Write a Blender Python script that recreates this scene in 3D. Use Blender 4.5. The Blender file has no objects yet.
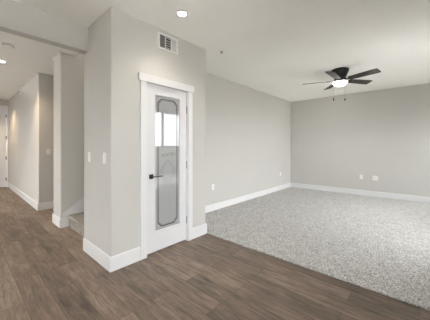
import bpy, bmesh, math, random
from mathutils import Vector, Matrix
random.seed(7)
S = bpy.context.scene
C = S.collection
PI = math.pi

# ------------------------------------------------------------------ camera
cam_d = bpy.data.cameras.new('camera')
cam = bpy.data.objects.new('camera', cam_d)
C.objects.link(cam)
cam.location = (0, 0, 1.284)
cam.rotation_euler = (PI/2, 0, math.radians(41.79-90))
cam_d.sensor_width = 36
cam_d.lens = 36*228.7/430
cam_d.shift_y = -(160-147.3)/430
cam_d.clip_start = 0.05
cam_d.clip_end = 2000
S.camera = cam

# ------------------------------------------------------------------ world, daylight, exposure
SKY = 8.0
w = bpy.data.worlds.new('overcast_sky')
S.world = w
w.use_nodes = True
wn = w.node_tree.nodes
wn['Background'].inputs[0].default_value = (0.98, 0.985, 1.0, 1)
wn['Background'].inputs[1].default_value = SKY
S.view_settings.view_transform = 'Standard'
S.view_settings.look = 'None'
S.view_settings.gamma = 1
S.view_settings.use_curve_mapping = False
S.view_settings.exposure = 1.32
S.cycles.max_bounces = 10
S.cycles.diffuse_bounces = 6
S.cycles.transparent_max_bounces = 12
S.cycles.sample_clamp_indirect = 6

sun_d = bpy.data.lights.new('sun', 'SUN'); sun_d.energy = 140; sun_d.angle = math.radians(1.0); sun_d.color = (1.0, 0.985, 0.97)
sun = bpy.data.objects.new('sun', sun_d); C.objects.link(sun)
sun.rotation_euler = Vector((-0.25, 0.35, -0.9)).to_track_quat('-Z', 'Y').to_euler()

def portal(name, loc, rot, sx, sy):
    l = bpy.data.lights.new(name, 'AREA')
    l.shape = 'RECTANGLE'; l.size = sx; l.size_y = sy
    l.cycles.is_portal = True
    o = bpy.data.objects.new(name, l); C.objects.link(o)
    o.location = loc; o.rotation_euler = rot
    return o

# main dimensions (metres)
A, B, D, E_, G, K, H = 1.045, 2.452, 2.377, 3.135, 3.085, 7.108, 2.74
YS, XW, YF, HH = -1.55, -3.2, 9.87, 2.80     # window wall, west wall, front wall, hall ceiling
ST0, ST1 = 4.262, 4.68                        # wall stub beside the stairs
XC = 3.4

portal('patio_daylight', (4.53, YS-0.16, 1.24), (-PI/2, 0, 0), 1.86, 2.44)
portal('added_door_daylight', (-0.3, YS-0.16, 1.075), (-PI/2, 0, 0), 1.2, 2.05)  # this portal and those below serve added, unseen openings
portal('added_side_daylight', (6.45, YS-0.16, 1.35), (-PI/2, 0, 0), 0.9, 1.7)
portal('added_kitchen_daylight', (XW-0.16, 1.2, 1.6), (0, -PI/2, 0), 1.4, 0.8)
portal('added_dining_daylight', (XW-0.16, 5.95, 1.2), (0, -PI/2, 0), 2.2, 1.9)

# ------------------------------------------------------------------ materials
def mat(name):
    m = bpy.data.materials.new(name); m.use_nodes = True
    nt = m.node_tree
    return m, nt, nt.nodes['Principled BSDF']

def lin(c):
    def f(v):
        v /= 255.0
        return v/12.92 if v <= 0.04045 else ((v+0.055)/1.055)**2.4
    return (f(c[0]), f(c[1]), f(c[2]), 1)

def simple(name, col, rough=0.5, metal=0.0, bump=0.0, bscale=150, var=0.0, vscale=3.0, spec=0.5):
    m, nt, p = mat(name)
    p.inputs['Roughness'].default_value = rough
    p.inputs['Metallic'].default_value = metal
    p.inputs['Specular IOR Level'].default_value = spec
    c = lin(col)
    tc = nt.nodes.new('ShaderNodeTexCoord')
    n = nt.nodes.new('ShaderNodeTexNoise'); n.inputs['Scale'].default_value = vscale
    nt.links.new(tc.outputs['Object'], n.inputs['Vector'])
    r = nt.nodes.new('ShaderNodeValToRGB')
    k = var
    r.color_ramp.elements[0].position = 0.3; r.color_ramp.elements[1].position = 0.7
    r.color_ramp.elements[0].color = (c[0]*(1-k), c[1]*(1-k), c[2]*(1-k), 1)
    r.color_ramp.elements[1].color = (c[0]*(1+k), c[1]*(1+k), c[2]*(1+k), 1)
    nt.links.new(n.outputs['Fac'], r.inputs['Fac'])
    nt.links.new(r.outputs['Color'], p.inputs['Base Color'])
    if bump:
        n2 = nt.nodes.new('ShaderNodeTexNoise'); n2.inputs['Scale'].default_value = bscale
        n2.inputs['Detail'].default_value = 3
        nt.links.new(tc.outputs['Object'], n2.inputs['Vector'])
        b = nt.nodes.new('ShaderNodeBump'); b.inputs['Strength'].default_value = bump
        b.inputs['Distance'].default_value = 0.002
        nt.links.new(n2.outputs['Fac'], b.inputs['Height'])
        nt.links.new(b.outputs['Normal'], p.inputs['Normal'])
    return m

M_wall = simple('wall_paint', (204, 202, 198), 0.85, bump=0.12, bscale=90, var=0.012, vscale=1.3, spec=0.25)
M_ceil = simple('ceiling_paint', (246, 245, 241), 0.9, bump=0.15, bscale=70, var=0.012, vscale=1.5, spec=0.2)
M_trim = simple('white_trim_paint', (228, 228, 229), 0.35, var=0.01)
M_door = simple('white_door_paint', (223, 223, 225), 0.4, var=0.01)
M_black = simple('matt_black_metal', (22, 21, 21), 0.45, 0.4, var=0.05, vscale=20)
M_blade = simple('dark_walnut_blade', (50, 42, 38), 0.5, var=0.25, vscale=14)
M_steel = simple('brushed_steel', (130, 130, 130), 0.4, 0.9, var=0.05)
M_plastic = simple('white_plastic', (238, 237, 233), 0.35, var=0.01)
M_slot = simple('dark_slot', (40, 38, 36), 0.7)
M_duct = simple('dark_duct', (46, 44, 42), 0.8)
M_vinyl = simple('white_vinyl_frame', (225, 225, 224), 0.4)
M_brass = simple('sprinkler_metal', (150, 143, 132), 0.4, 0.8)

def emit(name, col, s):
    m = bpy.data.materials.new(name); m.use_nodes = True
    nt = m.node_tree
    p = nt.nodes['Principled BSDF']
    p.inputs['Base Color'].default_value = (0.9, 0.9, 0.9, 1)
    p.inputs['Emission Color'].default_value = (*col, 1)
    p.inputs['Emission Strength'].default_value = s
    return m
M_lens = emit('lit_lens', (1.0, 0.93, 0.82), 14)
M_globe = emit('lit_fan_globe', (1.0, 0.96, 0.88), 3.0)

# frosted door glass
def mk_frost(name, col):
    m, nt, p = mat(name)
    tc = nt.nodes.new('ShaderNodeTexCoord')
    n = nt.nodes.new('ShaderNodeTexNoise'); n.inputs['Scale'].default_value = 60
    nt.links.new(tc.outputs['Object'], n.inputs['Vector'])
    r = nt.nodes.new('ShaderNodeValToRGB'); c = lin(col)
    r.color_ramp.elements[0].color = tuple(v*0.94 for v in c[:3]) + (1,)
    r.color_ramp.elements[1].color = tuple(v*1.06 for v in c[:3]) + (1,)
    nt.links.new(n.outputs['Fac'], r.inputs['Fac']); nt.links.new(r.outputs['Color'], p.inputs['Base Color'])
    p.inputs['Roughness'].default_value = 0.6
    p.inputs['Specular IOR Level'].default_value = 0.2
    p.inputs['Coat Weight'].default_value = 1.0
    p.inputs['Coat Roughness'].default_value = 0.0
    p.inputs['Coat IOR'].default_value = 1.75
    return m
M_frost = mk_frost('frosted_glass', (163, 165, 166))
M_etch3 = mk_frost('faint_etch', (143, 145, 146))
M_etch = mk_frost('clear_etch_line', (38, 39, 40))
M_etch2 = mk_frost('soft_etch_line', (98, 100, 101))

# clear window glass
M_glass = bpy.data.materials.new('window_glass'); M_glass.use_nodes = True
nt = M_glass.node_tree; nt.nodes.remove(nt.nodes['Principled BSDF'])
tr = nt.nodes.new('ShaderNodeBsdfTransparent'); tr.inputs[0].default_value = (0.97, 0.98, 0.98, 1)
gl = nt.nodes.new('ShaderNodeBsdfGlossy'); gl.inputs['Roughness'].default_value = 0.0
fr = nt.nodes.new('ShaderNodeFresnel'); fr.inputs['IOR'].default_value = 1.35
mx = nt.nodes.new('ShaderNodeMixShader')
nt.links.new(fr.outputs[0], mx.inputs[0]); nt.links.new(tr.outputs[0], mx.inputs[1]); nt.links.new(gl.outputs[0], mx.inputs[2])
nt.links.new(mx.outputs[0], nt.nodes['Material Output'].inputs[0])
# insect screen
M_screen = bpy.data.materials.new('insect_screen_mesh'); M_screen.use_nodes = True
nt = M_screen.node_tree; pb = nt.nodes['Principled BSDF']
pb.inputs['Base Color'].default_value = (0.1, 0.1, 0.1, 1); pb.inputs['Alpha'].default_value = 0.3

def floor_mat():
    m, nt, p = mat('vinyl_planks')
    L = nt.links
    tc = nt.nodes.new('ShaderNodeTexCoord')
    mp = nt.nodes.new('ShaderNodeMapping'); mp.inputs['Rotation'].default_value = (0, 0, PI/2)
    L.new(tc.outputs['Object'], mp.inputs['Vector'])
    def brick(seed, c1, c2, mortar):
        b = nt.nodes.new('ShaderNodeTexBrick')
        b.offset = 0.37; b.offset_frequency = 2
        b.inputs['Scale'].default_value = 1
        b.inputs['Brick Width'].default_value = 1.22
        b.inputs['Row Height'].default_value = 0.18
        b.inputs['Mortar Size'].default_value = mortar
        b.inputs['Mortar Smooth'].default_value = 0.2
        b.inputs['Color1'].default_value = c1; b.inputs['Color2'].default_value = c2
        b.inputs['Mortar'].default_value = (0.5, 0.5, 0.5, 1)
        L.new(mp.outputs['Vector'], b.inputs['Vector'])
        return b
    b1 = brick(0, (0, 0, 0, 1), (1, 1, 1, 1), 0.0)
    # shift grain per plank
    vm = nt.nodes.new('ShaderNodeVectorMath'); vm.operation = 'MULTIPLY_ADD'
    vm.inputs[1].default_value = (7.3, 3.1, 5.7)
    L.new(b1.outputs['Color'], vm.inputs[0]); L.new(tc.outputs['Object'], vm.inputs[2])
    def grain(scale, detail, rough, vec):
        mm = nt.nodes.new('ShaderNodeMapping'); mm.inputs['Scale'].default_value = scale
        L.new(vec, mm.inputs['Vector'])
        n = nt.nodes.new('ShaderNodeTexNoise'); n.inputs['Scale'].default_value = 1
        n.inputs['Detail'].default_value = detail; n.inputs['Roughness'].default_value = rough
        n.inputs['Distortion'].default_value = 0.6
        L.new(mm.outputs['Vector'], n.inputs['Vector']); return n
    g1 = grain((30, 2.6, 1), 8, 0.75, vm.outputs[0])
    g2 = grain((7, 1.5, 1), 4, 0.6, vm.outputs[0])
    g3 = grain((90, 5, 1), 3, 0.6, vm.outputs[0])
    g4 = grain((5, 2.2, 1), 5, 0.7, vm.outputs[0])
    def math_(op, a, b):
        n = nt.nodes.new('ShaderNodeMath'); n.operation = op
        for i, v in enumerate((a, b)):
            if isinstance(v, (int, float)): n.inputs[i].default_value = v
            else: L.new(v, n.inputs[i])
        return n.outputs[0]
    plank = nt.nodes.new('ShaderNodeSeparateColor'); L.new(b1.outputs['Color'], plank.inputs[0])
    v = math_('ADD', math_('MULTIPLY', plank.outputs[0], 0.12), math_('MULTIPLY', g1.outputs['Fac'], 0.60))
    v = math_('ADD', v, math_('MULTIPLY', g2.outputs['Fac'], 0.20))
    v = math_('ADD', v, math_('MULTIPLY', g3.outputs['Fac'], 0.10))
    v = math_('ADD', v, math_('MULTIPLY', math_('SUBTRACT', g4.outputs['Fac'], 0.5), 0.32))
    r = nt.nodes.new('ShaderNodeValToRGB')
    e = r.color_ramp.elements
    e[0].position = 0.36; e[0].color = lin((86, 75, 66))
    e[1].position = 0.74; e[1].color = lin((177, 160, 144))
    k = e.new(0.53); k.color = lin((130, 114, 101))
    L.new(v, r.inputs['Fac'])
    # plank seams
    b2 = brick(0, (1, 1, 1, 1), (1, 1, 1, 1), 0.0016); b2.inputs['Mortar'].default_value = (0.45, 0.42, 0.4, 1)
    mxn = nt.nodes.new('ShaderNodeMix'); mxn.data_type = 'RGBA'; mxn.blend_type = 'MULTIPLY'; mxn.inputs[0].default_value = 1
    L.new(r.outputs['Color'], mxn.inputs[6]); L.new(b2.outputs['Color'], mxn.inputs[7])
    L.new(mxn.outputs[2], p.inputs['Base Color'])
    p.inputs['Roughness'].default_value = 0.48
    p.inputs['Specular IOR Level'].default_value = 0.35
    bp = nt.nodes.new('ShaderNodeBump'); bp.inputs['Strength'].default_value = 0.15; bp.inputs['Distance'].default_value = 0.002
    L.new(g1.outputs['Fac'], bp.inputs['Height']); L.new(bp.outputs['Normal'], p.inputs['Normal'])
    return m
M_floor = floor_mat()

def carpet_mat(name, dark, mid, light):
    m, nt, p = mat(name); L = nt.links
    tc = nt.nodes.new('ShaderNodeTexCoord')
    n1 = nt.nodes.new('ShaderNodeTexNoise'); n1.inputs['Scale'].default_value = 100; n1.inputs['Detail'].default_value = 2; n1.inputs['Roughness'].default_value = 0.7
    n2 = nt.nodes.new('ShaderNodeTexNoise'); n2.inputs['Scale'].default_value = 9; n2.inputs['Detail'].default_value = 3
    for n in (n1, n2): L.new(tc.outputs['Object'], n.inputs['Vector'])
    a = nt.nodes.new('ShaderNodeMath'); a.operation = 'MULTIPLY_ADD'; a.inputs[1].default_value = 0.10
    L.new(n2.outputs['Fac'], a.inputs[0]); 
    s = nt.nodes.new('ShaderNodeMath'); s.operation = 'MULTIPLY'; s.inputs[1].default_value = 0.90
    L.new(n1.outputs['Fac'], s.inputs[0]); L.new(s.outputs[0], a.inputs[2])
    r = nt.nodes.new('ShaderNodeValToRGB'); e = r.color_ramp.elements
    e[0].position = 0.36; e[0].color = lin(dark); e[1].position = 0.60; e[1].color = lin(light)
    k = e.new(0.5); k.color = lin(mid)
    L.new(a.outputs[0], r.inputs['Fac']); L.new(r.outputs['Color'], p.inputs['Base Color'])
    p.inputs['Roughness'].default_value = 1.0; p.inputs['Specular IOR Level'].default_value = 0.05
    p.inputs['Sheen Weight'].default_value = 0.15
    b = nt.nodes.new('ShaderNodeBump'); b.inputs['Strength'].default_value = 0.5; b.inputs['Distance'].default_value = 0.006
    L.new(n1.outputs['Fac'], b.inputs['Height']); L.new(b.outputs['Normal'], p.inputs['Normal'])
    return m
M_carpet = carpet_mat('speckled_carpet', (112, 110, 107), (183, 181, 178), (226, 224, 221))
M_stairc = carpet_mat('stair_carpet', (104, 96, 89), (148, 140, 131), (186, 178, 168))
M_dirt = simple('bare_gravel_ground', (58, 56, 54), 1.0, var=0.35, vscale=0.6, spec=0.0)

# ------------------------------------------------------------------ mesh helpers
def link(name, bm, m, parent=None, smooth=False, bevel=0.0, seg=2):
    me = bpy.data.meshes.new(name)
    bmesh.ops.recalc_face_normals(bm, faces=bm.faces)
    bm.to_mesh(me); bm.free()
    ms = m if isinstance(m, (list, tuple)) else [m]
    for x in ms: me.materials.append(x)
    if smooth:
        for p in me.polygons: p.use_smooth = True
    o = bpy.data.objects.new(name, me); C.objects.link(o)
    if parent: o.parent = parent
    if bevel:
        md = o.modifiers.new('bevel', 'BEVEL'); md.width = bevel; md.segments = seg; md.limit_method = 'ANGLE'
        md.angle_limit = math.radians(40)
    return o

def box(bm, x0, x1, y0, y1, z0, z1, mi=0):
    vs = [bm.verts.new((x, y, z)) for x in (x0, x1) for y in (y0, y1) for z in (z0, z1)]
    for f in ((0,1,3,2),(4,6,7,5),(0,4,5,1),(2,3,7,6),(0,2,6,4),(1,5,7,3)):
        fc = bm.faces.new([vs[i] for i in f]); fc.material_index = mi
    return vs

def prism(bm, pts, z0, z1):
    lo = [bm.verts.new((x, y, z0)) for x, y in pts]
    hi = [bm.verts.new((x, y, z1)) for x, y in pts]
    n = len(pts)
    bm.faces.new(lo[::-1]); bm.faces.new(hi)
    for i in range(n):
        bm.faces.new((lo[i], lo[(i+1) % n], hi[(i+1) % n], hi[i]))

def lathe(bm, prof, seg=40, c=(0, 0, 0)):
    rings = []
    for r, z in prof:
        if r < 1e-6: rings.append([bm.verts.new((c[0], c[1], c[2]+z))])
        else: rings.append([bm.verts.new((c[0]+r*math.cos(2*PI*i/seg), c[1]+r*math.sin(2*PI*i/seg), c[2]+z)) for i in range(seg)])
    for a, b in zip(rings, rings[1:]):
        for i in range(seg):
            j = (i+1) % seg
            if len(a) == 1 and len(b) == 1: continue
            if len(a) == 1: bm.faces.new((a[0], b[i], b[j]))
            elif len(b) == 1: bm.faces.new((a[i], a[j], b[0]))
            else: bm.faces.new((a[i], a[j], b[j], b[i]))

def tube(bm, p, q, r, seg=14):
    p, q = Vector(p), Vector(q); d = (q-p).normalized()
    u = d.orthogonal().normalized(); v = d.cross(u)
    a = [bm.verts.new(p+(u*math.cos(2*PI*i/seg)+v*math.sin(2*PI*i/seg))*r) for i in range(seg)]
    b = [bm.verts.new(q+(u*math.cos(2*PI*i/seg)+v*math.sin(2*PI*i/seg))*r) for i in range(seg)]
    bm.faces.new(a[::-1]); bm.faces.new(b)
    for i in range(seg): bm.faces.new((a[i], a[(i+1) % seg], b[(i+1) % seg], b[i]))

def struct(name, bm, m, parent=None, **k):
    o = link(name, bm, m, parent, **k)
    o['kind'] = 'structure'
    return o

def boxes(name, m, *bx, parent=None, **k):
    bm = bmesh.new()
    for b in bx: box(bm, *b)
    return struct(name, bm, m, parent, **k)

def thing(name, label, cat, loc, rotz=0, group=None):
    o = bpy.data.objects.new(name, None); C.objects.link(o)
    o.empty_display_size = 0.1
    o.location = loc; o.rotation_euler = (0, 0, rotz)
    o['label'] = label; o['category'] = cat
    if group: o['group'] = group
    return o

# ------------------------------------------------------------------ room shell
T = 0.14
boxes('floor', M_floor, (XW-T, K+T, YS-T, YF+T, -0.2, 0.0))
bm = bmesh.new()
box(bm, B+0.002, K, YS, G, 0.0, 0.016)
for v in bm.verts: pass
struct('floor_carpet', bm, M_carpet, bevel=0.008, seg=3)
boxes('ceiling', M_ceil, (XW, K, YS, G, H, H+0.2), (XW, A, G, 3.0, H, H+0.2))
boxes('ceiling_hall', M_ceil, (XW, 1.06, 3.12, YF, HH, HH+0.15), (1.06, 1.285, E_, ST0, HH, HH+0.15), (1.06, XC, ST1, 5.75, HH, HH+0.15))
boxes('ceiling_stairwell', M_ceil, (1.285, XC, E_, ST0, 5.2, 5.3))
boxes('trim_beam', M_wall, (XW, A, 3.0, 3.12, 2.445, HH+0.15), bevel=0.006)
# wall behind the carpeted room, also the near wall of the stairs
boxes('wall_back', M_wall, (A+0.12, K+T, G-0.002, E_, 0, 5.3))
boxes('wall_far', M_wall, (K, K+T, YS-T, G, 0, H+0.2))
# window wall with the patio door opening
wx0, wx1, wz1 = 3.60, 5.46, 2.48
boxes('wall_patio', M_wall, (XW-T, -0.9, YS-T, YS, 0, H+0.2), (-0.9, 0.3, YS-T, YS, 0, 0.05), (-0.9, 0.3, YS-T, YS, 2.1, H+0.2), (0.3, wx0, YS-T, YS, 0, H+0.2),
      (wx0, wx1, YS-T, YS, wz1, H+0.2), (wx1, 6.0, YS-T, YS, 0, H+0.2), (6.0, 6.9, YS-T, YS, 0, 0.5), (6.0, 6.9, YS-T, YS, 2.2, H+0.2), (6.9, K, YS-T, YS, 0, H+0.2))
# west wall with openings for two added, unseen windows
def wwin(y0, y1): return (XW-T, XW, y0, y1)
boxes('wall_west', M_wall, (XW-T, XW, YS, 0.8, 0, 3.0), (XW-T, XW, 1.6, 5.0, 0, 3.0), (XW-T, XW, 6.9, YF+T, 0, 3.0),
      (XW-T, XW, 0.8, 1.6, 0, 0.9), (XW-T, XW, 0.8, 1.6, 2.3, 3.0), (XW-T, XW, 5.0, 6.9, 0, 0.1), (XW-T, XW, 5.0, 6.9, 2.3, 3.0))
# front wall with the entry door opening
fx0, fx1, fz1 = 0.100, 1.010, 2.50
boxes('wall_front', M_wall, (XW, fx0-0.03, YF, YF+T, 0, 3.0), (fx1+0.03, XC, YF, YF+T, 0, 3.0), (fx0-0.03, fx1+0.03, YF, YF+T, fz1+0.03, 3.0))
# pantry block walls: two L-shaped pieces with rounded corners and the lintel
def corner(cx, cy, r, a0, a1, n=6):
    return [(cx+r*math.cos(a0+(a1-a0)*i/n), cy+r*math.sin(a0+(a1-a0)*i/n)) for i in range(n+1)]
dx0, dx1, dz1 = 1.452, 2.098, 2.058
bm = bmesh.new(); r = 0.014
prism(bm, [(dx0, D)] + [(dx0, D+0.12), (A+0.12, D+0.12), (A+0.12, E_), (A, E_)] + corner(A+r, D+r, r, PI, 1.5*PI), 0, H)
prism(bm, [(dx1, D)] + corner(B-r, D+r, r, 1.5*PI, 2*PI) + [(B, G), (B-0.12, G), (B-0.12, D+0.12), (dx1, D+0.12)], 0, H)
box(bm, dx0, dx1, D, D+0.12, dz1, H)
struct('wall_pantry', bm, M_wall)
# stairs side
bm = bmesh.new()
prism(bm, [(XC, ST0), (XC, ST1)] + corner(1.077+r, ST1-r, r, PI/2, PI) + corner(1.077+r, ST0+r, r, PI, 1.5*PI), 0, 5.3)
struct('wall_stairs', bm, M_wall)
boxes('wall_stairs_end', M_wall, (XC, XC+0.1, E_, 5.75, 0, 5.3))
boxes('wall_stairs_upper', M_wall, (1.185, 1.285, E_, ST0, HH+0.15, 5.3))
bm = bmesh.new()
prism(bm, [(XC, 5.75), (XC, YF), (1.07, YF)] + corner(1.07+r, 5.75+r, r, PI, 1.5*PI), 0, HH+0.15)
struct('wall_hall', bm, M_wall)

# ------------------------------------------------------------------ baseboards
BP = [(0, 0), (0.014, 0), (0.014, 0.138), (0.010, 0.150), (0, 0.152)]
def baseboard(name, path, left=True, z0=0.0):
    """path: plan polyline; the board's face grows to the left of the walking direction"""
    pts = [Vector(p) for p in path]
    bm = bmesh.new(); rings = []
    for i, p in enumerate(pts):
        d0 = (p-pts[i-1]).normalized() if i else None
        d1 = (pts[i+1]-p).normalized() if i < len(pts)-1 else None
        if d0 is None: d0 = d1
        if d1 is None: d1 = d0
        n0 = Vector((-d0.y, d0.x)); n1 = Vector((-d1.y, d1.x))
        n = (n0+n1); n = n/(n.length**2/2) if n.length > 1e-6 else n0
        if not left: n = -n
        rings.append([bm.verts.new((p.x+n.x*t, p.y+n.y*t, z0+z)) for t, z in BP])
    k = len(BP)
    for a, b in zip(rings, rings[1:]):
        for i in range(k):
            bm.faces.new((a[i], a[(i+1) % k], b[(i+1) % k], b[i]))
    bm.faces.new(rings[0]); bm.faces.new(rings[-1][::-1])
    return struct(name, bm, M_trim)
baseboard('baseboard_back', [(K, YS), (K, G), (B, G)], left=True)
baseboard('baseboard_pantry', [(1.375, D), (A, D), (A, E_)], left=False) if False else baseboard('baseboard_pantry', [(A, E_), (A, D), (1.374, D)], left=False)
baseboard('baseboard_pantry_right', [(2.171, D), (B, D), (B, G-0.015)], left=False)
baseboard('baseboard_stairs', [(1.15, ST0), (1.077, ST0), (1.077, ST1), (XC, ST1)], left=True)
baseboard('baseboard_hall', [(XC, 5.75), (1.07, 5.75), (1.07, YF)], left=True)
baseboard('baseboard_patio', [(XW, YS), (wx0-0.05, YS)], left=True)
baseboard('baseboard_west', [(XW, YF), (XW, YS)], left=True)
baseboard('baseboard_patio_right', [(wx1+0.05, YS), (K-0.015, YS)], left=True)

# ------------------------------------------------------------------ pantry door
boxes('trim_1', M_trim, (1.374, 1.455, D-0.019, D, 0, 2.045), (2.095, 2.171, D-0.019, D, 0, 2.045), (1.350, 2.194, D-0.026, D, 2.045, 2.136), bevel=0.003)
boxes('trim_2', M_trim, (1.452, 1.464, D-0.004, D+0.115, 0, 2.058), (2.086, 2.098, D-0.004, D+0.115, 0, 2.058), (1.464, 2.086, D-0.004, D+0.115, 2.046, 2.058),
      (1.464, 1.475, D+0.05, D+0.062, 0, 2.046), (2.075, 2.086, D+0.05, D+0.062, 0, 2.046))
gx0, gx1, gz0, gz1 = 1.594, 1.962, 0.267, 1.921
sx0, sx1, sz0, sz1 = 1.467, 2.083, 0.02, 2.043
yd0, yd1 = D+0.014, D+0.049
door = boxes('door_1', M_door, (sx0, gx0-0.012, yd0, yd1, sz0, sz1), (gx1+0.012, sx1, yd0, yd1, sz0, sz1),
             (gx0-0.012, gx1+0.012, yd0, yd1, sz0, gz0-0.012), (gx0-0.012, gx1+0.012, yd0, yd1, gz1+0.012, sz1))
# glazing bead with a sloping face
bm = bmesh.new()
o0 = [(gx0-0.014, gz0-0.014), (gx1+0.014, gz0-0.014), (gx1+0.014, gz1+0.014), (gx0-0.014, gz1+0.014)]
i0 = [(gx0, gz0), (gx1, gz0), (gx1, gz1), (gx0, gz1)]
ro = [bm.verts.new((x, yd0-0.003, z)) for x, z in o0]; rm = [bm.verts.new((x*0.5+x2*0.5, yd0-0.005, z*0.5+z2*0.5)) for (x, z), (x2, z2) in zip(o0, i0)]
ri = [bm.verts.new((x, yd0+0.008, z)) for x, z in i0]; rb = [bm.verts.new((x, yd0+0.003, z)) for x, z in o0]
for a, b in ((rb, ro), (ro, rm), (rm, ri)):
    for i in range(4): bm.faces.new((a[i], a[(i+1) % 4], b[(i+1) % 4], b[i]))
link('glazing_bead', bm, M_door, door)
yg = yd0+0.007
bm = bmesh.new(); box(bm, gx0-0.006, gx1+0.006, yg, yg+0.006, gz0-0.006, gz1+0.006)
pane = link('glass_pane', bm, M_frost, door)
pane['label'] = 'frosted grey glass panel with an etched border'
def ring_strip(bm, ins, wd, ch, y0, y1):
    def octo(n, c):
        x0, x1, z0, z1 = gx0+n, gx1-n, gz0+n, gz1-n
        return [(x0+c, z0), (x1-c, z0), (x1, z0+c), (x1, z1-c), (x1-c, z1), (x0+c, z1), (x0, z1-c), (x0, z0+c)]
    a, b = octo(ins, ch), octo(ins+wd, ch-wd*0.41)
    for y in (y0,):
        va = [bm.verts.new((x, y, z)) for x, z in a]; vb = [bm.verts.new((x, y, z)) for x, z in b]
        wa = [bm.verts.new((x, y1, z)) for x, z in a]; wb = [bm.verts.new((x, y1, z)) for x, z in b]
        for i in range(8):
            j = (i+1) % 8
            bm.faces.new((va[i], va[j], vb[j], vb[i])); bm.faces.new((va[i], wa[i], wa[j], va[j])); bm.faces.new((vb[i], vb[j], wb[j], wb[i]))
bm = bmesh.new(); ring_strip(bm, 0.030, 0.011, 0.055, yg-0.0008, yg)
link('etched_border', bm, M_etch, pane)
bm = bmesh.new(); ring_strip(bm, 0.047, 0.005, 0.050, yg-0.0006, yg)
link('etched_border', bm, M_etch2, pane)
# etched word and sprigs
def text_mesh(body, size):
    cu = bpy.data.curves.new('etched_word', 'FONT'); cu.body = body; cu.size = size; cu.align_x = 'CENTER'; cu.shear = 0.25
    cu.extrude = 0.0005
    o = bpy.data.objects.new('etched_word', cu)
    C.objects.link(o)
    dg = bpy.context.evaluated_depsgraph_get()
    me = bpy.data.meshes.new_from_object(o.evaluated_get(dg))
    bpy.data.objects.remove(o); bpy.data.curves.remove(cu)
    return me
me = text_mesh('PANTRY', 0.062)
cx = (gx0+gx1)/2
for v in me.vertices:
    x, y, z = v.co
    v.co = (cx+0.005+x*1.0, yg-0.0004-z, 1.172+y-0.7*x*x+0.08*x)
me.materials.clear(); me.materials.append(M_etch2)
o = bpy.data.objects.new('etched_word', me); C.objects.link(o); o.parent = pane
bm = bmesh.new()
def leaf(cx_, cz, ang, L_, W_):
    ca, sa = math.cos(ang), math.sin(ang)
    pts = [(0, 0), (0.3, 0.5), (0.6, 0.45), (1, 0), (0.6, -0.45), (0.3, -0.5)]
    vs = []
    for u, v in pts:
        a, b = u*L_, v*W_
        vs.append(bm.verts.new((cx_+a*ca-b*sa, yg-0.0005, cz+a*sa+b*ca)))
    f = bm.faces.new(vs)
for sgn in (-1, 1):
    for i in range(9):
        t = i/8
        z = 1.115-0.26*t if sgn else 0
        x = cx+sgn*(0.02+0.075*math.sin(PI*t))
        leaf(x, z, -PI/2+sgn*0.7, 0.05, 0.016)
        leaf(x, z, -PI/2-sgn*0.9, 0.045, 0.014)
for i in range(7):
    leaf(cx-0.09+0.03*i, 1.275, PI/2+0.5*math.sin(i*2.1), 0.035, 0.014)
link('etched_sprig', bm, M_etch3, pane)
# lever handle
bm = bmesh.new(); box(bm, 1.501, 1.557, yd0-0.008, yd0, 0.905, 0.961)
hd = link('door_handle', bm, M_black, door, bevel=0.003); hd['label'] = 'black square-rosette lever handle'
bm = bmesh.new(); tube(bm, (1.529, yd0-0.008, 0.933), (1.529, yd0-0.052, 0.933), 0.009)
box(bm, 1.522, 1.655, yd0-0.058, yd0-0.044, 0.926, 0.940)
link('lever', bm, M_black, hd, bevel=0.003)
for z in (1.795, 1.042, 0.289):
    bm = bmesh.new(); tube(bm, (2.085, yd0-0.006, z-0.05), (2.085, yd0-0.006, z+0.05), 0.0065)
    tube(bm, (2.085, yd0-0.006, z+0.05), (2.085, yd0-0.006, z+0.056), 0.004)
    h = link('hinge', bm, M_steel, door); h['label'] = 'dull metal butt hinge'

# ------------------------------------------------------------------ entry door at the end of the hall
boxes('trim_3', M_trim, (fx0-0.085, fx0-0.012, YF-0.018, YF, 0, fz1+0.015), (fx1+0.010, 1.054, YF-0.018, YF, 0, fz1+0.015), (fx0-0.10, 1.055, YF-0.022, YF, fz1+0.015, fz1+0.11), bevel=0.003)
boxes('trim_4', M_trim, (fx0-0.03, fx0-0.004, YF-0.002, YF+T, 0, fz1+0.004), (fx1+0.004, fx1+0.03, YF-0.002, YF+T, 0, fz1+0.004), (fx0-0.03, fx1+0.03, YF-0.002, YF+T, fz1+0.004, fz1+0.03))
bm = bmesh.new()
cols = [(fx0+0.11, fx0+0.40), (fx0+0.51, fx1-0.11)]
rows = [(0.25, 0.85), (0.98, 1.85), (1.98, 2.36)]
xs = [fx0] + [v for c in cols for v in c] + [fx1]
zs = [0.02] + [v for r_ in rows for v in r_] + [fz1]
for i in range(len(xs)-1):
    for j in range(len(zs)-1):
        pan = (i % 2 == 1) and (j % 2 == 1)
        box(bm, xs[i], xs[i+1], YF+(0.022 if pan else 0.008), YF+0.052, zs[j], zs[j+1])
        if pan: box(bm, xs[i]+0.04, xs[i+1]-0.04, YF+0.012, YF+0.03, zs[j]+0.04, zs[j+1]-0.04)
fdoor = struct('door_2', bm, M_door)
for z in (2.286, 1.595, 0.942, 0.269):
    bm = bmesh.new(); tube(bm, (fx1+0.002, YF+0.002, z-0.055), (fx1+0.002, YF+0.002, z+0.055), 0.009)
    box(bm, fx1-0.022, fx1, YF+0.005, YF+0.009, z-0.05, z+0.05)
    link('hinge', bm, M_steel, fdoor)
bm = bmesh.new(); tube(bm, (fx0+0.07, YF+0.008, 0.95), (fx0+0.07, YF-0.045, 0.95), 0.012)
lathe_p = [(0, 0.0), (0.02, 0.002), (0.028, 0.015), (0.026, 0.028), (0.012, 0.036), (0, 0.037)]
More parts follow.
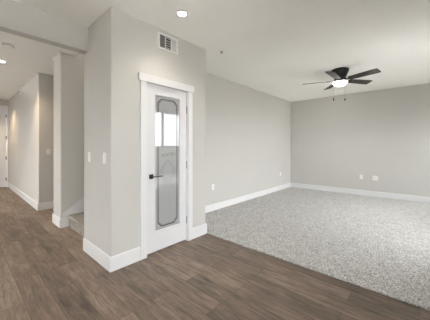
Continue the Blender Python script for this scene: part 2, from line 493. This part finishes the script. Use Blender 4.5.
bm2 = bmesh.new(); lathe(bm2, lathe_p, 20); bmesh.ops.rotate(bm2, verts=bm2.verts, cent=(0, 0, 0), matrix=Matrix.Rotation(PI/2, 3, 'X'))
bmesh.ops.translate(bm2, verts=bm2.verts, vec=(fx0+0.07, YF-0.04, 0.95))
me_t = bpy.data.meshes.new('t'); bm2.to_mesh(me_t); bm2.free(); bm.from_mesh(me_t); bpy.data.meshes.remove(me_t)
link('door_knob', bm, M_steel, fdoor)
boxes('trim_threshold', M_steel, (fx0-0.004, fx1+0.004, YF-0.03, YF+0.06, 0, 0.018))

# ------------------------------------------------------------------ patio door, and unseen windows added to light the room
def window(name, o3, frame, mull, pane_boxes, screen=None):
    fr_ = boxes(name, M_vinyl, *frame)
    for b in mull:
        bm = bmesh.new(); box(bm, *b); link('mullion', bm, M_vinyl, fr_)
    for b in pane_boxes:
        bm = bmesh.new(); box(bm, *b); link('window_pane', bm, M_glass, fr_)
    if screen:
        bm = bmesh.new(); box(bm, *screen); link('insect_screen', bm, M_screen, fr_)
    return fr_
y0, y1 = YS-0.11, YS-0.03
window('window_1', None, [(wx0, wx1, y0, y1, 0, 0.05), (wx0, wx1, y0, y1, wz1-0.05, wz1), (wx0, wx0+0.05, y0, y1, 0.05, wz1-0.05), (wx1-0.05, wx1, y0, y1, 0.05, wz1-0.05)],
       [(4.49, 4.57, y0+0.01, y1-0.01, 0.05, wz1-0.05)], [(wx0+0.05, 4.49, YS-0.08, YS-0.074, 0.05, wz1-0.05), (4.57, wx1-0.05, YS-0.06, YS-0.054, 0.05, wz1-0.05)],
       (4.57, wx1-0.05, YS-0.095, YS-0.094, 0.05, wz1-0.05))
for n, (a, b), zl in (('window_2_added', (0.8, 1.6), 0.9), ('window_3_added', (5.0, 6.9), 0.1)):  # unseen west openings, added for light from the left
    x0, x1 = XW-0.11, XW-0.05
    window(n, None, [(x0, x1, a, b, zl, zl+0.05), (x0, x1, a, b, 2.25, 2.3), (x0, x1, a, a+0.05, zl+0.05, 2.25), (x0, x1, b-0.05, b, zl+0.05, 2.25)],
           [(x0+0.01, x1-0.01, (a+b)/2-0.03, (a+b)/2+0.03, zl+0.05, 2.25)], [(XW-0.083, XW-0.078, a+0.05, (a+b)/2-0.03, zl+0.05, 2.25), (XW-0.083, XW-0.078, (a+b)/2+0.03, b-0.05, zl+0.05, 2.25)])
for n, (a, b), zl, zh in (('window_4_added', (-0.9, 0.3), 0.05, 2.1), ('window_5_added', (6.0, 6.9), 0.5, 2.2)):  # unseen glass door and corner window, added to brighten ceiling and walls
    window(n, None, [(a, b, y0, y1, zl, zl+0.05), (a, b, y0, y1, zh-0.05, zh), (a, a+0.05, y0, y1, zl+0.05, zh-0.05), (b-0.05, b, y0, y1, zl+0.05, zh-0.05)],
           [], [(a+0.05, b-0.05, YS-0.08, YS-0.074, zl+0.05, zh-0.05)])
M_conc = simple('pale_concrete', (205, 205, 203), 0.9, var=0.06, vscale=4)
boxes('ground_patio_bounce', M_conc, (-2.0, 4.15, -5.9, YS-T, -0.25, -0.06))  # pale slab added out of view, widened to bounce sun onto the ceiling
boxes('ground_walk_bounce', M_conc, (XW-T-5.5, XW-T, 0.4, 9.4, -0.25, -0.06))  # unseen pale slab, added to bounce sun up to the hall ceiling
boxes('added_porch_roof', M_wall, (XW-T-2.6, XW-T, 2.6, 8.4, 2.36, 2.5))  # unseen roof added to block sky light, leaving the ground bounce
M_yard = simple('weathered_dark_boards', (96, 93, 89), 1.0, var=0.4, vscale=6, spec=0.0)
bm = bmesh.new()
for i in range(100): box(bm, -2.5+i*0.14, -2.5+i*0.14+0.132, -6.02, -6.0+0.008*(i % 2), -0.3, 1.355)
box(bm, -2.5, 11.5, -6.1, -6.02, -0.3, 1.36)
struct('added_yard_fence', bm, M_yard)  # dark board fence, added to dim the lower reflection in the pantry glass
bm = bmesh.new(); box(bm, -400, 400, -400, 400, -0.6, -0.22)
struct('ground', bm, M_dirt)

# ------------------------------------------------------------------ staircase
st = thing('staircase', 'carpeted staircase rising behind the pantry corner between two grey walls', 'stairs', (1.16, (E_+ST0)/2, 0))
RS, RN, X0 = 0.188, 0.27, 1.165
NST = 8
for i in range(NST):
    bm = bmesh.new()
    x = i*RN; z = i*RS
    prof = [(0.022, 0 if i == 0 else z), (0.022, z+RS-0.04), (0.004, z+RS-0.036), (-0.004, z+RS-0.018), (0.004, z+RS-0.003), (0.016, z+RS), (RN+0.022, z+RS), (RN+0.022, 0 if i == 0 else z)]
    ya, yb = E_-(E_+ST0)/2+0.001, ST0-(E_+ST0)/2-0.016
    f = [bm.verts.new((px+x+X0-1.16, ya, pz)) for px, pz in prof]; g = [bm.verts.new((px+x+X0-1.16, yb, pz)) for px, pz in prof]
    bm.faces.new(f); bm.faces.new(g[::-1])
    for k in range(len(prof)):
        j = (k+1) % len(prof); bm.faces.new((f[k], g[k], g[j], f[j]))
    link('step', bm, M_stairc, st)
bm = bmesh.new()
yb = ST0-(E_+ST0)/2
sl = RS/RN
xe = NST*RN+0.02
pts = [(-0.01, 0), (-0.01, 0.152), (-0.045+0.0, 0.152), (-0.045, 0.195), (xe, 0.195+sl*(xe+0.045)), (xe, 0)]
pts = [(-0.008, 0.0), (-0.008, 0.152), (-0.05, 0.158), (-0.05, 0.222), (xe, 0.222+sl*(xe+0.05)), (xe, 0)]
f = [bm.verts.new((x, yb-0.015, z)) for x, z in pts]; g = [bm.verts.new((x, yb-0.0005, z)) for x, z in pts]
bm.faces.new(f); bm.faces.new(g[::-1])
for k in range(len(pts)):
    j = (k+1) % len(pts); bm.faces.new((f[k], g[k], g[j], f[j]))
sk = link('skirt_board', bm, M_trim, st); sk['label'] = 'white sloping skirt board'

# ------------------------------------------------------------------ ceiling fan
FX, FY = 4.775, 1.112
fan = thing('ceiling_fan', 'black flush-mount ceiling fan with five dark blades and a lit white bowl', 'ceiling fan', (FX, FY, H))
bm = bmesh.new()
lathe(bm, [(0, 0), (0.146, 0), (0.150, -0.010), (0.146, -0.030), (0.128, -0.070), (0.108, -0.120), (0.098, -0.150), (0, -0.150)], 48)
link('motor_housing', bm, M_black, fan, smooth=True)
bm = bmesh.new()
lathe(bm, [(0, -0.150), (0.085, -0.150), (0.105, -0.160), (0.108, -0.195), (0.095, -0.208), (0, -0.208)], 40)
link('rotor_hub', bm, M_black, fan, smooth=True)
bm = bmesh.new()
lathe(bm, [(0, -0.208), (0.06, -0.208), (0.075, -0.214), (0.120, -0.219), (0.124, -0.228), (0.116, -0.232), (0, -0.230)], 40)
link('light_fitter', bm, M_black, fan, smooth=True)
bm = bmesh.new()
lathe(bm, [(0.116, -0.230)] + [(0.126*math.cos(t*PI/2/8), -0.230-0.082*math.sin(t*PI/2/8)) for t in range(0, 8)] + [(0, -0.312)], 40)
gb = link('lamp_bowl', bm, M_globe, fan, smooth=True); gb['label'] = 'lit white glass bowl'
PH = math.radians(-108.6)
ZB = -0.198
bmb = bmesh.new()
def outline():
    pts = [(0.165, -0.056), (0.20, -0.063), (0.58, -0.076), (0.64, -0.074)]
    pts += corner(0.640, -0.054, 0.020, -PI/2, 0, 4)
    pts += corner(0.640, 0.054, 0.020, 0, PI/2, 4)
    pts += [(0.58, 0.076), (0.20, 0.063), (0.165, 0.056)]
    return pts
def blade_mesh():
    bm = bmesh.new(); prism(bm, outline(), -0.004, 0.004)
    bmesh.ops.rotate(bm, verts=bm.verts, cent=(0, 0, 0), matrix=Matrix.Rotation(math.radians(-13), 3, 'X'))
    return bm
def bracket_mesh():
    bm = bmesh.new()
    prism(bm, [(0.09, -0.022), (0.15, -0.016), (0.19, -0.034), (0.235, -0.026), (0.245, 0), (0.235, 0.026), (0.19, 0.034), (0.15, 0.016), (0.09, 0.022)], -0.012, -0.0045)
    bmesh.ops.rotate(bm, verts=bm.verts, cent=(0, 0, 0), matrix=Matrix.Rotation(math.radians(-13), 3, 'X'))
    return bm
for i in range(5):
    b = link('blade', blade_mesh(), M_blade, fan)
    b.location = (0, 0, ZB); b.rotation_euler = (0, 0, PH+i*2*PI/5)
    a = link('blade_bracket', bracket_mesh(), M_black, b)
for (dx, dy) in ((-0.080, 0.095), (0.066, -0.065)):
    bm = bmesh.new()
    tube(bm, (dx, dy, -0.195), (dx, dy, -0.535), 0.0009, 8)
    ch = link('pull_chain', bm, M_steel, fan)
    bm = bmesh.new()
    lathe(bm, [(0, -0.530), (0.006, -0.534), (0.011, -0.552), (0.011, -0.566), (0.006, -0.576), (0, -0.577)], 14, (dx, dy, 0))
    link('pull_knob', bm, M_black, ch, smooth=True)

# ------------------------------------------------------------------ recessed lights
def can(label, loc, power, r=0.044, col=(1.0, 0.92, 0.80), cone=125):
    t = thing('recessed_light', label, 'ceiling light', loc, 0, 'recessed ceiling lights')
    bm = bmesh.new()
    lathe(bm, [(r, -0.001), (r+0.004, -0.007), (r+0.022, -0.006), (r+0.027, 0.0), (r, 0.0)], 40)
    link('trim_ring', bm, M_plastic, t, smooth=True)
    bm = bmesh.new(); lathe(bm, [(0, -0.0035), (r*0.8, -0.0035), (r, -0.0015), (r, 0), (0, 0)], 40)
    link('lens', bm, M_lens, t)
    l = bpy.data.lights.new('downlight_beam', 'SPOT'); l.energy = power; l.color = col
    l.spot_size = math.radians(cone); l.spot_blend = 0.7; l.shadow_soft_size = 0.05
    o = bpy.data.objects.new('downlight_beam', l); C.objects.link(o); o.parent = t; o.location = (0, 0, -0.02)
    return t
can('lit recessed ceiling light above the white pantry door', (1.618, 1.928, H), 8)
can('lit recessed ceiling light in the hallway by the smoke detector', (0.50, 5.5, HH), 36, 0.044, (1.0, 0.75, 0.48), 128)
can('lit recessed ceiling light in the hallway near the entry door', (0.43, 8.9, HH), 36, 0.044, (1.0, 0.75, 0.48), 128)
can('added out-of-view recessed light left of the pantry corner', (-1.0, 1.928, H), 12)  # unseen lamp, added for more light on the left side

# ------------------------------------------------------------------ smoke detector, sprinkler, chime
can('added out-of-view recessed light high over the staircase', (1.9, 3.73, 5.2), 60)  # unseen lamp, added to brighten the stairwell wall
t = thing('smoke_detector', 'round white smoke detector on the hallway ceiling just behind the beam', 'smoke detector', (0.48, 4.5, HH))
bm = bmesh.new(); lathe(bm, [(0, 0), (0.078, 0), (0.078, -0.010), (0, -0.010)], 36); link('mounting_plate', bm, M_plastic, t)
bm = bmesh.new(); lathe(bm, [(0, -0.010), (0.066, -0.010), (0.070, -0.016), (0.068, -0.030), (0.055, -0.040), (0, -0.042)], 36); link('body', bm, M_plastic, t, smooth=True)
bm = bmesh.new()
for i in range(24):
    a = 2*PI*i/24; 
    lathe(bm, [(0, -0.032), (0.004, -0.032), (0.004, -0.037), (0, -0.037)], 6, (0.0625*math.cos(a), 0.0625*math.sin(a), 0))
link('sensor_slot', bm, M_slot, t)
t = thing('fire_sprinkler', 'small metal fire sprinkler on the ceiling right of the pantry corner', 'sprinkler', (2.643, 2.23, H))
bm = bmesh.new(); lathe(bm, [(0.016, -0.002), (0.046, -0.001), (0.043, -0.007), (0.020, -0.010), (0.016, -0.002)], 28); link('escutcheon', bm, M_plastic, t, smooth=True)
bm = bmesh.new(); lathe(bm, [(0, 0), (0.012, 0), (0.012, -0.012), (0.006, -0.016), (0.006, -0.020), (0, -0.021)], 20)
for q in (-1, 1):
    tube(bm, (q*0.011, 0, -0.010), (q*0.015, 0, -0.018), 0.003, 8); tube(bm, (q*0.015, 0, -0.018), (q*0.004, 0, -0.027), 0.003, 8)
link('sprinkler_body', bm, M_brass, t)
bm = bmesh.new(); lathe(bm, [(0, -0.027), (0.019, -0.028), (0.019, -0.030), (0, -0.031)], 24); link('deflector', bm, M_brass, t)
t = thing('door_chime', 'small white chime box high on the hallway wall under the ceiling', 'door chime', (1.07, 7.65, 2.70))
bm = bmesh.new(); box(bm, -0.045, 0, -0.075, 0.075, -0.06, 0.06); cb = link('cover', bm, M_plastic, t, bevel=0.006)
bm = bmesh.new()
for i in range(5): box(bm, -0.0458, -0.044, -0.05+0.022*i, -0.043+0.022*i, -0.035, 0.035)
link('grille', bm, M_slot, cb)

# ------------------------------------------------------------------ air register over the pantry door
vx0, vx1, vz0, vz1 = 1.615, 1.918, 2.496, 2.697
v = thing('air_register', 'white three-section air vent high on the wall above the pantry door', 'air vent', ((vx0+vx1)/2, D, (vz0+vz1)/2))
W2, H2 = (vx1-vx0)/2, (vz1-vz0)/2
bm = bmesh.new()
fw = 0.024
for b in ((-W2, W2, -0.010, 0, H2-fw, H2), (-W2, W2, -0.010, 0, -H2, -H2+fw), (-W2, -W2+fw, -0.010, 0, -H2+fw, H2-fw), (W2-fw, W2, -0.010, 0, -H2+fw, H2-fw)): box(bm, *b)
iw = (2*W2-2*fw); sw_ = (iw-2*0.010)/3
xs0 = [-W2+fw+i*(sw_+0.010) for i in range(3)]
for i in (1, 2): box(bm, xs0[i]-0.010, xs0[i], -0.010, 0, -H2+fw, H2-fw)
link('frame', bm, M_plastic, v, bevel=0.002)
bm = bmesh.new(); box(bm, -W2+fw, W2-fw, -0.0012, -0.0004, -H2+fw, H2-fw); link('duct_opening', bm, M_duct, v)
zlo, zhi = -H2+fw, H2-fw
def vane(bm, p0, p1, q0, q1):
    vs = [bm.verts.new(p) for p in (p0, p1, q1, q0)]
    bm.faces.new(vs)
for i in range(3):
    bm = bmesh.new()
    if i == 1:
        n = 5
        for k in range(n):
            z = zlo+(k+0.5)*(zhi-zlo)/n
            box(bm, xs0[i], xs0[i]+sw_, -0.008, -0.0015, z-0.0022, z+0.0022)
    else:
        n = 7
        for k in range(n):
            x = xs0[i]+(k+0.5)*sw_/n
            dxv = -0.0045 if i == 0 else 0.0045
            vs = [(x-dxv/2-0.0006, -0.0015), (x-dxv/2+0.0006, -0.0015), (x+dxv+0.0006, -0.0085), (x+dxv-0.0006, -0.0085)]
            if i == 2: vs = [(x-0.0068, -0.0085), (x-0.0056, -0.0085), (x+0.0068, -0.0035), (x+0.0056, -0.0035)]
            if i == 0: vs = [(x-0.004, -0.0085), (x-0.0028, -0.0085), (x+0.001, -0.0015), (x-0.0002, -0.0015)]
            prism(bm, vs, zlo, zhi)
    link('louver', bm, M_plastic, v)
for sx in (-1, 1):
    bm = bmesh.new(); tube(bm, (sx*(W2-0.011), -0.012, 0), (sx*(W2-0.011), -0.009, 0), 0.004, 10); link('screw', bm, M_steel, v)

# ------------------------------------------------------------------ switches and outlets (built facing -Y, then turned)
def plate(name, label, cat, loc, rotz, kind, wide=1, group=None):
    t = thing(name, label, cat, loc, rotz, group)
    hw = 0.036 if wide == 1 else 0.059
    bm = bmesh.new(); box(bm, -hw, hw, -0.006, 0, -0.0585, 0.0585); link('cover_plate', bm, M_plastic, t, bevel=0.003)
    for g_ in range(wide):
        cxp = 0 if wide == 1 else (-0.023+0.046*g_)
        if kind == 'rocker':
            bm = bmesh.new(); prism(bm, [(cxp-0.0165, -0.006), (cxp+0.0165, -0.006), (cxp+0.0165, -0.0075), (cxp-0.0165, -0.0075)], -0.033, 0.033)
            bmv = [vv for vv in bm.verts if vv.co.z > 0 and vv.co.y < -0.007]
            for vv in bmv: vv.co.y -= 0.0035
            link('rocker', bm, M_plastic, t)
        else:
            bm = bmesh.new()
            box(bm, cxp-0.0165, cxp+0.0165, -0.0075, -0.006, -0.033, 0.033)
            face = link('receptacle', bm, M_plastic, t)
            bm = bmesh.new()
            for z in (-0.017, 0.017):
                box(bm, cxp-0.0075, cxp-0.0055, -0.0079, -0.0074, z-0.003, z+0.006)
                box(bm, cxp+0.0055, cxp+0.0075, -0.0079, -0.0074, z-0.003, z+0.006)
                tube(bm, (cxp, -0.0079, z-0.009), (cxp, -0.0074, z-0.009), 0.0025, 8)
            link('slots', bm, M_slot, face)
    return t
plate('light_switch', 'white rocker switch on the narrow wall beside the stairs, left of two', 'light switch', (A, 2.955, 1.166), -PI/2, 'rocker', 1, 'light switches')
plate('light_switch', 'white rocker switch on the narrow wall beside the stairs, right of two', 'light switch', (A, 2.529, 1.166), -PI/2, 'rocker', 1, 'light switches')
plate('light_switch', 'white switch on the grey hallway wall beyond the stairs', 'light switch', (1.235, 5.75, 1.195), 0, 'rocker', 1, 'light switches')
plate('wall_outlet', 'white outlet on the long wall near the pantry door end', 'outlet', (3.391, G, 0.49), 0, 'outlet', 1, 'wall outlets')
plate('wall_outlet', 'white outlet on the long wall close to the far room corner', 'outlet', (6.365, G, 0.49), 0, 'outlet', 1, 'wall outlets')
plate('wall_outlet', 'narrow white outlet on the far wall, left of the double one', 'outlet', (K, 1.149, 0.50), -PI/2, 'outlet', 1, 'wall outlets')
plate('wall_outlet', 'wide double white outlet on the far wall below the ceiling fan', 'outlet', (K, 0.843, 0.495), -PI/2, 'outlet', 2, 'wall outlets')
